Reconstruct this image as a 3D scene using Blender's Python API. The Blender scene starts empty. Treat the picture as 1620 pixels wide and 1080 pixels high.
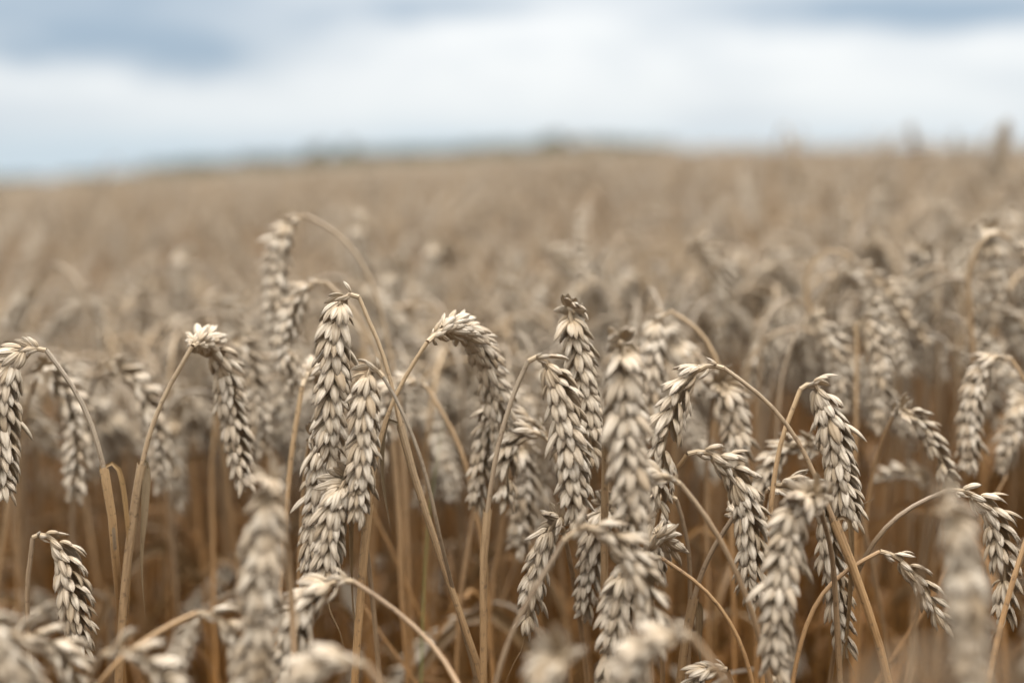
import bpy, math, random
import numpy as np
from mathutils import Matrix, Vector

scene = bpy.context.scene
col = scene.collection
R = math.radians
RNG = np.random.default_rng(11)

# ------------------------------------------------------------------ camera
FPX = 2250.0                                   # 50 mm lens, in pixels of the 1620 px photograph
PITCH = math.atan(306.0 / FPX)
CAM = np.array([0.0, 0.0, 0.86])
FWD = np.array([0, math.cos(PITCH), -math.sin(PITCH)])
UPV = np.array([0, math.sin(PITCH), math.cos(PITCH)])
cd = bpy.data.cameras.new('camera')
cam = bpy.data.objects.new('camera', cd)
col.objects.link(cam)
cam.location = CAM
cam.rotation_euler = (math.pi / 2 - PITCH, 0, 0)
cd.lens = 50; cd.sensor_width = 36; cd.clip_start = 0.02; cd.clip_end = 5000
cd.dof.use_dof = True
cd.dof.focus_distance = 0.72
cd.dof.aperture_fstop = 2.9
scene.camera = cam

# ------------------------------------------------------------------ exposure, world, sun
scene.view_settings.view_transform = 'Standard'
scene.view_settings.look = 'None'
scene.view_settings.exposure = 0.10
scene.view_settings.gamma = 1.0
SUN_EL, SUN_AZ = 58, 25                        # degrees; azimuth from +Y (away from camera) clockwise


def build_world():
    w = bpy.data.worlds.new('World'); scene.world = w; w.use_nodes = True
    nt = w.node_tree; N = nt.nodes; L = nt.links; N.clear()

    def m(op, a, b=None, c=None):
        n = N.new('ShaderNodeMath'); n.operation = op
        for i, v in enumerate((a, b, c)):
            if v is None: continue
            if isinstance(v, (int, float)): n.inputs[i].default_value = v
            else: L.new(v, n.inputs[i])
        return n.outputs[0]

    def mixc(f, a, b):
        n = N.new('ShaderNodeMix'); n.data_type = 'RGBA'
        if isinstance(f, (int, float)): n.inputs[0].default_value = f
        else: L.new(f, n.inputs[0])
        for k, v in ((6, a), (7, b)):
            if isinstance(v, tuple): n.inputs[k].default_value = (*v, 1)
            else: L.new(v, n.inputs[k])
        return n.outputs[2]

    tc = N.new('ShaderNodeTexCoord')
    sep = N.new('ShaderNodeSeparateXYZ'); L.new(tc.outputs['Generated'], sep.inputs[0])
    az0 = m('MULTIPLY', m('ARCTAN2', sep.outputs[0], sep.outputs[1]), 57.2958)
    el0 = m('MULTIPLY', m('ARCSINE', sep.outputs[2]), 57.2958)
    mp = N.new('ShaderNodeMapping'); L.new(tc.outputs['Generated'], mp.inputs[0])
    mp.inputs['Scale'].default_value = (5, 5, 15)
    nz = N.new('ShaderNodeTexNoise'); L.new(mp.outputs[0], nz.inputs['Vector'])
    nz.inputs['Scale'].default_value = 1.7; nz.inputs['Detail'].default_value = 5; nz.inputs['Roughness'].default_value = 0.55
    d = m('SUBTRACT', nz.outputs['Fac'], 0.5)
    az = m('ADD', az0, m('MULTIPLY', d, 5.0))
    el = m('ADD', el0, m('MULTIPLY', d, 1.7))

    def blob(a, e, sa, se, k):
        qa = m('POWER', m('ABSOLUTE', m('DIVIDE', m('SUBTRACT', az, a), sa)), 2.0)
        qe = m('POWER', m('ABSOLUTE', m('DIVIDE', m('SUBTRACT', el, e), se)), 2.0)
        return m('MULTIPLY', m('EXPONENT', m('MULTIPLY', m('ADD', qa, qe), -1.0)), k)

    dark = None
    for b in CLOUDS:
        x = blob(*b)
        dark = x if dark is None else m('ADD', dark, x)
    dark = m('ADD', dark, m('MULTIPLY', d, 1.1))
    dark = m('MINIMUM', m('MAXIMUM', dark, 0.0), 1.0)
    low = m('EXPONENT', m('MULTIPLY', m('MAXIMUM', el, 0.0), -0.75))
    S = 10.0                                   # background strength is 0.1
    c = mixc(low, (0.93 * S, 0.945 * S, 0.955 * S), (0.60 * S, 0.71 * S, 0.79 * S))
    c = mixc(dark, c, (0.36 * S, 0.465 * S, 0.585 * S))
    # the high cloud deck overhead, brighter than the horizon
    mr = N.new('ShaderNodeMapRange'); mr.clamp = True
    L.new(el0, mr.inputs[0]); mr.inputs[1].default_value = 12; mr.inputs[2].default_value = 72; mr.interpolation_type = 'SMOOTHSTEP'
    nz2 = N.new('ShaderNodeTexNoise'); L.new(tc.outputs['Generated'], nz2.inputs['Vector'])
    nz2.inputs['Scale'].default_value = 3.0; nz2.inputs['Detail'].default_value = 4
    deck = mixc(nz2.outputs['Fac'], (6.2 * S, 6.2 * S, 6.2 * S), (10.0 * S, 9.85 * S, 9.6 * S))
    c = mixc(mr.outputs[0], c, deck)
    sky = N.new('ShaderNodeTexSky'); sky.sky_type = 'NISHITA'; sky.sun_disc = False
    sky.sun_elevation = R(SUN_EL); sky.sun_rotation = R(SUN_AZ)
    c = mixc(0.10, c, sky.outputs[0])
    bg = N.new('ShaderNodeBackground'); bg.inputs['Strength'].default_value = 0.1
    L.new(c, bg.inputs['Color'])
    out = N.new('ShaderNodeOutputWorld'); L.new(bg.outputs[0], out.inputs['Surface'])


# dark cloud banks: azimuth, elevation, width, height (degrees), strength
CLOUDS = [(-16.0, 3.9, 6.0, 0.95, 0.75), (-12.3, 3.5, 3.2, 0.7, 0.6), (-17, 5.6, 11, 1.5, 0.95), (-2.5, 5.5, 4.5, 0.5, 0.7), (2, 3.9, 3.5, 0.35, 0.25),
          (15, 5.3, 7.5, 0.8, 1.15), (19, 4.9, 5, 0.5, 0.3), (19, 2.3, 3.5, 0.8, 0.35), (9, 1.2, 3.5, 0.5, 0.25),
          (-20, 1.2, 5, 1.0, 0.35), (4, 7.5, 14, 1.0, 0.5)]
build_world()

sd = bpy.data.lights.new('sun', 'SUN')
sun = bpy.data.objects.new('sun', sd); col.objects.link(sun)
sd.energy = 1.5; sd.angle = R(25); sd.color = (1.0, 0.96, 0.90)
sdir = Vector((math.sin(R(SUN_AZ)) * math.cos(R(SUN_EL)), math.cos(R(SUN_AZ)) * math.cos(R(SUN_EL)), math.sin(R(SUN_EL))))
sun.rotation_euler = sdir.to_track_quat('Z', 'Y').to_euler()

# ------------------------------------------------------------------ materials


class NT:
    def __init__(s, name):
        s.mat = bpy.data.materials.new(name); s.mat.use_nodes = True
        s.t = s.mat.node_tree; s.t.nodes.clear()

    def n(s, kind, **kw):
        x = s.t.nodes.new(kind)
        for k, v in kw.items(): setattr(x, k, v)
        return x

    def put(s, sock, v):
        if isinstance(v, (int, float)): sock.default_value = v
        elif isinstance(v, tuple): sock.default_value = (*v, 1) if len(v) == 3 and sock.type == 'RGBA' else v
        else: s.t.links.new(v, sock)

    def math(s, op, a, b=None):
        x = s.n('ShaderNodeMath', operation=op); s.put(x.inputs[0], a)
        if b is not None: s.put(x.inputs[1], b)
        return x.outputs[0]

    def mix(s, f, a, b, blend='MIX'):
        x = s.n('ShaderNodeMix', data_type='RGBA', blend_type=blend)
        s.put(x.inputs[0], f); s.put(x.inputs[6], a); s.put(x.inputs[7], b)
        return x.outputs[2]

    def rng(s, v, a, b, c=0.0, d=1.0):
        x = s.n('ShaderNodeMapRange'); s.put(x.inputs[0], v)
        for i, q in enumerate((a, b, c, d)): x.inputs[i + 1].default_value = q
        return x.outputs[0]

    def noise(s, vec, scale, detail=3, rough=0.55, stretch=None):
        if stretch:
            mp = s.n('ShaderNodeMapping'); s.put(mp.inputs[0], vec); mp.inputs['Scale'].default_value = stretch; vec = mp.outputs[0]
        x = s.n('ShaderNodeTexNoise'); s.put(x.inputs['Vector'], vec)
        x.inputs['Scale'].default_value = scale; x.inputs['Detail'].default_value = detail; x.inputs['Roughness'].default_value = rough
        return x.outputs['Fac']

    def finish(s, color, rough=0.6, bump=None, bstr=0.3, bdist=0.0004, trans=0.0, spec=0.35):
        p = s.n('ShaderNodeBsdfPrincipled')
        s.put(p.inputs['Base Color'], color); s.put(p.inputs['Roughness'], rough)
        p.inputs['Specular IOR Level'].default_value = spec
        nrm = None
        if bump is not None:
            b = s.n('ShaderNodeBump'); b.inputs['Strength'].default_value = bstr; b.inputs['Distance'].default_value = bdist
            s.put(b.inputs['Height'], bump); s.put(p.inputs['Normal'], b.outputs[0])
        sh = p.outputs[0]
        if trans:
            t = s.n('ShaderNodeBsdfTranslucent'); s.put(t.inputs['Color'], color)
            mx = s.n('ShaderNodeMixShader'); mx.inputs[0].default_value = trans
            s.put(mx.inputs[1], sh); s.put(mx.inputs[2], t.outputs[0]); sh = mx.outputs[0]
        o = s.n('ShaderNodeOutputMaterial'); s.put(o.inputs['Surface'], sh)
        return s.mat


def attr(nt, name='tint'):
    return nt.n('ShaderNodeAttribute', attribute_name=name).outputs['Fac']


def husk_material():
    t = NT('dry_husk')
    tint = attr(t)
    uv = t.n('ShaderNodeUVMap').outputs[0]
    sp = t.n('ShaderNodeSeparateXYZ'); t.put(sp.inputs[0], uv)
    geo = t.n('ShaderNodeNewGeometry').outputs['Position']
    c = t.mix(tint, (0.29, 0.205, 0.118), (0.485, 0.415, 0.325))
    # base of each husk stays yellower, the exposed end bleaches
    c = t.mix(t.rng(sp.outputs[1], 0.0, 0.55, 0.5, 0.0), c, (0.40, 0.27, 0.135))
    # fine grey weathering streaks running along the husk
    st = t.noise(uv, 1.0, 4, 0.65, (15, 2.2, 1)); bl = t.noise(geo, 300, 3, 0.6)
    k = t.math('MULTIPLY', t.rng(st, 0.46, 0.66), t.rng(bl, 0.36, 0.58))
    tipk = t.math('ADD', 0.35, t.math('MULTIPLY', t.rng(sp.outputs[1], 0.45, 1.0), 0.65))
    k = t.math('MULTIPLY', t.math('MULTIPLY', k, tipk), 0.75)
    c = t.mix(k, c, (0.10, 0.075, 0.05))
    sm = t.rng(t.noise(geo, 130, 3), 0.35, 0.7, 0.0, 0.35)
    c = t.mix(sm, c, (0.31, 0.245, 0.165))
    # veins, and the grey weathered tip
    vn = t.rng(t.math('SINE', t.math('MULTIPLY', sp.outputs[0], 6.2832 * 7)), 0.3, 1.0)
    c = t.mix(t.math('MULTIPLY', vn, t.rng(st, 0.3, 0.6, 0.1, 0.42)), c, (0.21, 0.145, 0.08))
    tp = t.math('MULTIPLY', t.rng(sp.outputs[1], 0.70, 0.98), t.rng(bl, 0.38, 0.62, 0.1, 0.75))
    c = t.mix(tp, c, (0.14, 0.105, 0.075))
    wv = t.math('SINE', t.math('MULTIPLY', sp.outputs[0], 6.2832 * 7))
    h = t.math('ADD', t.math('MULTIPLY', wv, 0.5), t.math('MULTIPLY', st, 1.6))
    return t.finish(c, 0.5, h, 0.7, 0.0004, 0.16, 0.35)


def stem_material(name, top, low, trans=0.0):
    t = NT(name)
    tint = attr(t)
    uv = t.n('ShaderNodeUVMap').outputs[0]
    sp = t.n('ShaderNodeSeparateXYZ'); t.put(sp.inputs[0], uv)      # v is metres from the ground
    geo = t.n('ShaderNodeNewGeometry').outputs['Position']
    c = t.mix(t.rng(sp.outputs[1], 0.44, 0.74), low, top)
    c = t.mix(1.0, c, t.mix(tint, (1.12, 1.02, 0.86), (0.62, 0.66, 0.74)), 'MULTIPLY')
    st = t.noise(uv, 1.0, 4, 0.6, (9, 30, 1))
    c = t.mix(t.rng(st, 0.45, 0.75, 0.0, 0.6), c, t.mix(1.0, c, (1.5, 1.55, 1.6), 'MULTIPLY'))
    c = t.mix(t.rng(t.noise(uv, 1.0, 3, 0.6, (5, 55, 1)), 0.52, 0.7, 0.0, 0.6), c, t.mix(1.0, c, (0.5, 0.45, 0.38), 'MULTIPLY'))
    sp2 = t.noise(geo, 330, 3, 0.6)
    c = t.mix(t.rng(sp2, 0.58, 0.70, 0.0, 0.75), c, (0.085, 0.05, 0.025))
    wv = t.math('SINE', t.math('MULTIPLY', sp.outputs[0], 6.2832 * 9))
    return t.finish(c, 0.5, t.math('ADD', t.math('MULTIPLY', wv, 0.5), st), 0.4, 0.0003, trans, 0.4)


def soil_material():
    t = NT('soil')
    g = t.n('ShaderNodeNewGeometry').outputs['Position']
    c = t.mix(t.noise(g, 7, 6, 0.7), (0.055, 0.038, 0.022), (0.17, 0.12, 0.07))
    c = t.mix(t.rng(t.noise(g, 45, 4, 0.7), 0.5, 0.7), c, (0.30, 0.22, 0.12))
    return t.finish(c, 0.9, t.noise(g, 30, 6, 0.7), 1.0, 0.03)


def leaf_green(name, a, b):
    t = NT(name)
    c = t.mix(attr(t), a, b)
    return t.finish(c, 0.55, None, 0, 0, 0.2)


M_HUSK = husk_material()
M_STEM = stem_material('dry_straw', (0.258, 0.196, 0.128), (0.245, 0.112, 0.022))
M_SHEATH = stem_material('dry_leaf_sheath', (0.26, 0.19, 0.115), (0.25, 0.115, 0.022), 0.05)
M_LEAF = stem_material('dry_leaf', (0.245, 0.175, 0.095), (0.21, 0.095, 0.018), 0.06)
M_SOIL = soil_material()
M_FOL = leaf_green('shrub_foliage', (0.022, 0.032, 0.015), (0.045, 0.058, 0.028))
M_BARK = leaf_green('shrub_bark', (0.08, 0.06, 0.04), (0.12, 0.09, 0.06))
M_GREEN = leaf_green('green_grass', (0.16, 0.18, 0.055), (0.20, 0.21, 0.08))
M_WEED = leaf_green('dry_weed', (0.12, 0.12, 0.07), (0.22, 0.20, 0.12))

# ------------------------------------------------------------------ mesh helpers
# a "geom" is (V, F, UV, T): vertices, quads, per-vertex uv, per-vertex tint


def cat(gs):
    o = 0; V = []; F = []; U = []; T = []
    for v, f, u, t in gs:
        V.append(v); F.append(f + o); U.append(u); T.append(t); o += len(v)
    return np.concatenate(V), np.concatenate(F), np.concatenate(U), np.concatenate(T)


def mesh(name, g, mats, midx=None):
    V, F, U, T = g
    me = bpy.data.meshes.new(name)
    nf = len(F)
    me.vertices.add(len(V)); me.vertices.foreach_set('co', np.ascontiguousarray(V, dtype=np.float32).ravel())
    me.loops.add(nf * 4); me.loops.foreach_set('vertex_index', np.ascontiguousarray(F, dtype=np.int32).ravel())
    me.polygons.add(nf)
    me.polygons.foreach_set('loop_start', np.arange(0, nf * 4, 4, dtype=np.int32))
    me.polygons.foreach_set('loop_total', np.full(nf, 4, dtype=np.int32))
    me.update(calc_edges=True)
    me.polygons.foreach_set('use_smooth', np.ones(nf, dtype=bool))
    if midx is not None: me.polygons.foreach_set('material_index', np.asarray(midx, dtype=np.int32))
    uvl = me.uv_layers.new(name='UVMap')
    uvl.data.foreach_set('uv', np.ascontiguousarray(U[F.ravel()], dtype=np.float32).ravel())
    a = me.attributes.new('tint', 'FLOAT', 'POINT')
    a.data.foreach_set('value', np.ascontiguousarray(np.clip(T, 0, 1), dtype=np.float32))
    for mm in (mats if isinstance(mats, (list, tuple)) else [mats]): me.materials.append(mm)
    me.update()
    return me


def link(name, data, parent=None, loc=None):
    o = bpy.data.objects.new(name, data); col.objects.link(o)
    if parent: o.parent = parent
    if loc is not None: o.location = loc
    return o


def tag(o, label=None, cat_=None, group=None, kind=None):
    if label: o['label'] = label
    if cat_: o['category'] = cat_
    if group: o['group'] = group
    if kind: o['kind'] = kind
    return o


def smooth_path(P, n):
    """Catmull-Rom through P, resampled to n even points."""
    P = np.asarray(P, float)
    Q = np.vstack([2 * P[0] - P[1], P, 2 * P[-1] - P[-2]])
    out = []
    for i in range(1, len(Q) - 2):
        p0, p1, p2, p3 = Q[i - 1:i + 3]
        a = [0]
        for k in range(3): a.append(a[-1] + max(1e-6, np.linalg.norm(Q[i + k] - Q[i - 1 + k]) ** 0.5))
        t = np.linspace(a[1], a[2], 24, endpoint=False)[:, None]
        A1 = (a[1] - t) / (a[1] - a[0]) * p0 + (t - a[0]) / (a[1] - a[0]) * p1
        A2 = (a[2] - t) / (a[2] - a[1]) * p1 + (t - a[1]) / (a[2] - a[1]) * p2
        A3 = (a[3] - t) / (a[3] - a[2]) * p2 + (t - a[2]) / (a[3] - a[2]) * p3
        B1 = (a[2] - t) / (a[2] - a[0]) * A1 + (t - a[0]) / (a[2] - a[0]) * A2
        B2 = (a[3] - t) / (a[3] - a[1]) * A2 + (t - a[1]) / (a[3] - a[1]) * A3
        out.append((a[2] - t) / (a[2] - a[1]) * B1 + (t - a[1]) / (a[2] - a[1]) * B2)
    out.append(P[-1:])
    return resample(np.concatenate(out), n)


def resample(C, n):
    s = np.concatenate([[0], np.cumsum(np.linalg.norm(np.diff(C, axis=0), axis=1))])
    t = np.linspace(0, s[-1], n)
    return np.stack([np.interp(t, s, C[:, k]) for k in range(3)], 1)


def relax(P, it):
    P = P.copy()
    for _ in range(it): P[1:-1] = .5 * P[1:-1] + .25 * (P[:-2] + P[2:])
    return P


def length(P): return float(np.linalg.norm(np.diff(P, axis=0), axis=1).sum())


def unit(v): return v / np.maximum(1e-9, np.linalg.norm(v, axis=-1, keepdims=True))


def tangents(P): return unit(np.gradient(P, axis=0))


def tube(P, rad, K=8, tint=0.5, v0=None, flat=None):
    n = len(P); T = tangents(P)
    ref = np.array([0.0, 1.0, 0.02])
    A = unit(np.cross(T, ref)); B = np.cross(A, T)
    ph = np.linspace(0, 2 * np.pi, K + 1)
    rad = np.broadcast_to(np.asarray(rad, float), (n,))
    c, s = np.cos(ph), np.sin(ph)
    if flat: s = s * flat
    V = P[:, None, :] + rad[:, None, None] * (A[:, None, :] * c[None, :, None] + B[:, None, :] * s[None, :, None])
    vv = P[:, 2] if v0 is None else v0
    U = np.stack([np.broadcast_to(ph / (2 * np.pi), (n, K + 1)), np.broadcast_to(np.asarray(vv)[:, None], (n, K + 1))], -1)
    i = np.arange(n - 1)[:, None] * (K + 1) + np.arange(K)[None]
    F = np.stack([i, i + 1, i + K + 2, i + K + 1], -1).reshape(-1, 4)
    return V.reshape(-1, 3), F, U.reshape(-1, 2), np.full(n * (K + 1), tint)


def ribbon(P, w, twist=0.5, cup=0.3, tint=0.5, v0=None, side0=0.0):
    """a dry leaf: strip with a V section, 4 columns, twisting along its length"""
    n = len(P); T = tangents(P)
    A = unit(np.cross(T, np.array([0.05, 1.0, 0.02]))); B = np.cross(A, T)
    th = side0 + twist * np.linspace(0, 1, n)
    X = A * np.cos(th)[:, None] + B * np.sin(th)[:, None]; Y = np.cross(T, X)
    s = np.linspace(0, 1, n)
    wd = w * np.clip(np.minimum(0.55 + s * 4, 1) * (1 - s ** 2.2) + 0.03, 0, 1)
    q = np.array([-1, -0.4, 0, 0.4, 1])
    V = P[:, None, :] + wd[:, None, None] * (X[:, None] * q[None, :, None] + Y[:, None] * (cup * np.abs(q))[None, :, None])
    m_ = len(q)
    vv = P[:, 2] if v0 is None else v0
    U = np.stack([np.broadcast_to((q + 1) / 2, (n, m_)), np.broadcast_to(np.asarray(vv)[:, None], (n, m_))], -1)
    i = np.arange(n - 1)[:, None] * m_ + np.arange(m_ - 1)[None]
    F = np.stack([i, i + 1, i + m_ + 1, i + m_], -1).reshape(-1, 4)
    return V.reshape(-1, 3), F, U.reshape(-1, 2), np.full(n * m_, tint)


# ------------------------------------------------------------------ spikelets
PROF_T = np.array([0, .08, .22, .40, .58, .74, .86, .94, 1.0])
PROF_W = np.array([.32, .64, .90, 1.0, .97, .80, .52, .25, .02])


def husk(ts, K):
    w = np.interp(ts, PROF_T, PROF_W)
    ph = np.linspace(-np.pi, np.pi, K + 1)
    c, s = np.cos(ph), np.sin(ph)
    cx = np.where(c < 0, c * 0.35, c * (1 + 0.16 * np.exp(-(ph / 0.35) ** 2)))
    xc = 0.10 * np.sin(np.pi * ts) + 0.05 * ts ** 4                 # bowed back, beak turned out a little
    V = np.zeros((len(ts), K + 1, 3))
    V[..., 0] = w[:, None] * cx[None] * 0.66                          # depth in half-widths
    V[..., 1] = w[:, None] * s[None]
    V[..., 2] = ts[:, None]
    U = np.stack([np.broadcast_to((ph / (2 * np.pi) + .5), V.shape[:2]), np.broadcast_to(ts[:, None], V.shape[:2])], -1)
    i = np.arange(len(ts) - 1)[:, None] * (K + 1) + np.arange(K)[None]
    F = np.stack([i, i + 1, i + K + 2, i + K + 1], -1).reshape(-1, 4)
    return V, F, U, xc


LOD = {0: husk(PROF_T, 9), 1: husk(np.array([0, .2, .5, .78, 1.0]), 5), 2: husk(np.array([0, .4, 1.0]), 4)}


def spikelet(rng, lod=0, small=False):
    """one spikelet: glumes and lemmas; z to the ear tip, x outwards, y the fan. metres"""
    j = lambda s: rng.normal(0, s)
    mm = 1e-3
    if lod == 2:
        spec = [(10.5, 3.0, -21, 25, -.6, 0, 0), (10.5, 3.0, 21, 25, .6, 0, 0)]
    else:
        #        length half-w  fan  tilt  by   bx   bz
        spec = [(9.2, 1.75, -34, 10, -1.4, .2, .0), (9.2, 1.75, 34, 10, 1.4, .2, .0),
                (12.4, 1.85, -20, 17, -1.1, .7, 1.0), (12.4, 1.85, 20, 17, 1.1, .7, 1.0)]
        if not small:
            spec.append((11.2, 1.75, -7 + j(4), 23, -.3, 1.3, 1.8))
            spec.append((10.2, 1.6, 8 + j(5), 27, .4, 1.6, 2.6))
            if rng.random() < .6: spec.append((8.2, 1.3, j(12), 35, 0, 1.8, 3.6))
        else:
            spec = spec[:2] + spec[2:3 + int(rng.random() < .5)]
    Vt, F, U, xc = LOD[lod]
    gs = []
    for ln, hw, fan, tilt, by, bx, bz in spec:
        ln *= 1 + j(.08); hw *= 1 + j(.11); fan = R(fan + j(5)); tilt = R(tilt + j(4))
        Z = unit(np.array([math.sin(tilt) * math.cos(fan), math.sin(fan), math.cos(tilt) * math.cos(fan)]))
        X = np.array([math.cos(fan * 1.5), math.sin(fan * 1.5) * 1.1, 0]); X = unit(X - Z * X.dot(Z))
        Y = np.cross(Z, X)
        roll = R(j(7)); X, Y = X * math.cos(roll) + Y * math.sin(roll), Y * math.cos(roll) - X * math.sin(roll)
        x = Vt[..., 0] * hw + (xc * (1 + j(.25)) * ln)[:, None] * (0.75 if lod == 0 else 0.7)
        x = x + (j(.045) * ln * Vt[..., 2] ** 4)
        y = Vt[..., 1] * hw + j(.04) * ln * Vt[..., 2] ** 2; z = Vt[..., 2] * ln
        V = np.array([bx, by, bz]) + x[..., None] * X + y[..., None] * Y + z[..., None] * Z
        gs.append((V.reshape(-1, 3) * mm, F, U.reshape(-1, 2), np.full(V.shape[0] * V.shape[1], np.clip(.62 + j(.30), 0, 1))))
    return cat(gs)


SPK = {}
for lod, nv in ((0, 16), (1, 8), (2, 4)):
    SPK[lod] = [spikelet(RNG, lod) for _ in range(nv)]
    SPK[(lod, 's')] = [spikelet(RNG, lod, True) for _ in range(max(2, nv // 3))]
SPK_MESH = [mesh('spikelet', g, M_HUSK) for g in SPK[0]]
SPK_MESH_S = [mesh('spikelet', g, M_HUSK) for g in SPK[(0, 's')]]


def ear_layout(P, roll, wscale, rng, twist=0.0, pitch=0.0043, bare=0.045):
    """places of the spikelets along an ear axis P; list of (matrix 3x3, origin, small?)"""
    L = length(P); n = max(5, int(round(L / pitch)))
    s = np.concatenate([[0], np.cumsum(np.linalg.norm(np.diff(P, axis=0), axis=1))]); T = tangents(P)
    at = lambda A, q: np.array([np.interp(q, s, A[:, k]) for k in range(3)])
    out = []
    for i in range(n + 1):
        f = i / n
        q = L * (bare + (1 - bare) * f * 0.93)
        p = at(P, q); t = unit(at(T, q))
        if .1 < f < .9 and rng.random() < .025: continue
        side = unit(np.cross(t, np.array([0.0, 1.0, 0.0]))); tow = np.cross(side, t)
        th = R(roll + twist * f) + rng.normal(0, .09)
        nn = side * math.cos(th) + tow * math.sin(th)
        sgn = 1 if i % 2 else -1
        k = np.interp(f, [0, .05, .16, .45, .8, 1], [.52, .78, 1.0, 1.06, .96, .74]) * (1 + rng.normal(0, .04))
        X = nn * sgn
        if i == n: X = np.cross(t, nn)
        # spikelets lie closer at the tip
        lean = 0.0 if f < .8 else -.18 * (f - .8) / .2
        Z = unit(t + X * (lean + rng.normal(0, .04)) + np.cross(t, X) * rng.normal(0, .04)); X = unit(X - Z * X.dot(Z)); Y = np.cross(Z, X)
        Mx = np.stack([X * k * wscale, Y * k * wscale, Z * k * (0.45 + 0.55 * wscale)], 1)
        out.append((Mx, p + X * 0.0009, f < .07 or f > .95))
    return out


def bake_ear(P, roll, wscale, rng, lod, twist=0.0, pitch=0.0043):
    gs = []
    for Mx, o, sm in ear_layout(P, roll, wscale, rng, twist, pitch):
        src = SPK[(lod, 's')] if sm else SPK[lod]
        V, F, U, T = src[rng.integers(len(src))]
        gs.append((V @ Mx.T + o, F, U, T + rng.normal(0, .08)))
    gs.append(tube(resample(P, 8), np.linspace(.0012, .0007, 8), 5, .5))
    return cat(gs)


# ------------------------------------------------------------------ terrain
def terrain(x, y):
    x = np.asarray(x, float); y = np.asarray(y, float)
    z = np.where(x < 0, 0.05 * x - 0.0012 * x * x, 0.07 * np.tanh(0.9 * x))
    z = np.where(x < -18, 0.05 * -18 - 0.0012 * 324 + 0.03 * (x + 18), z)
    b = np.maximum(0, y - 22)
    z = z - 0.0012 * b * b / (1 + b / 60)
    return z + 0.012 * np.sin(1.7 * x + .4) * np.sin(1.3 * y)


def build_ground():
    q = np.concatenate([np.linspace(0, 6, 40), np.geomspace(6.3, 900, 60)])
    xs = np.concatenate([-q[::-1], q[1:]]); ys = np.concatenate([-np.geomspace(300, 3, 14), np.linspace(-2.5, 6, 50), np.geomspace(6.3, 1200, 70)])
    X, Y = np.meshgrid(xs, ys); Z = terrain(X, Y)
    V = np.stack([X, Y, Z], -1).reshape(-1, 3)
    nx = len(xs); i = np.arange(len(ys) - 1)[:, None] * nx + np.arange(nx - 1)[None]
    F = np.stack([i, i + 1, i + nx + 1, i + nx], -1).reshape(-1, 4)
    o = link('ground', mesh('ground', (V, F, V[:, :2].copy(), np.full(len(V), .5)), M_SOIL))
    tag(o, kind='structure')


build_ground()


def shrub(x, y, h, w, rng, label):
    z = float(terrain(x, y))
    root = link('shrub', None, None, (x, y, z))
    tag(root, label, 'shrub', 'shrubs along the far edge of the field')
    gs = []
    for k in range(4):
        a = rng.uniform(0, 6.28)
        e = np.array([math.cos(a) * w * .3, math.sin(a) * w * .3, h * rng.uniform(.5, .75)])
        gs.append(tube(smooth_path([np.zeros(3), e * [.3, .3, .5], e], 6), np.linspace(.04, .012, 6) * h, 5, rng.random()))
    link('trunk', mesh('trunk', cat(gs), M_BARK), root)
    n = 420
    lob = rng.normal(0, 1, (9, 3)) * [w * .28, w * .28, h * .07] + [0, 0, h * .8]
    c = lob[rng.integers(0, 9, n)] + rng.normal(0, 1, (n, 3)) * [w * .16, w * .16, h * .07]
    c[:, 2] = np.clip(c[:, 2], .03, h)
    A = unit(rng.normal(0, 1, (n, 3))); B = unit(np.cross(A, rng.normal(0, 1, (n, 3))))
    s = .05 * h * rng.uniform(.6, 1.4, (n, 1))
    V = np.stack([c - A * s, c + B * s * .6, c + A * s, c - B * s * .6], 1).reshape(-1, 3)
    F = np.arange(n * 4).reshape(-1, 4)
    link('crown', mesh('crown', (V, F, np.zeros((n * 4, 2)), np.repeat(rng.random(n), 4)), M_FOL), root)


def build_shrubs():
    rng = np.random.default_rng(5)
    for i in range(56):
        px = -30 + i * 19.5 + rng.normal(0, 6)
        d = 46 + rng.normal(0, 3)
        x = (px - 810) / FPX * d
        # tops stand a little above the crest of the crop
        base = float(terrain(x, d))
        crest = max(float(terrain((px - 810) / FPX * q, q) + .76 - .86) / q for q in (14, 18, 22, 26, 30, 34))
        h = (crest * d + .86) - base + rng.uniform(.29, .36) + (.28 if i in (27, 30, 46) else 0)
        if not 260 < px < 1040: h -= .15
        shrub(x, d, h, h * (.28 if i in (27, 30, 46) else .95), rng, 'dark green shrub in the far row along the skyline, blurred above the crop')


build_shrubs()

# ------------------------------------------------------------------ generic plants (own plane, base at the origin)


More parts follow.
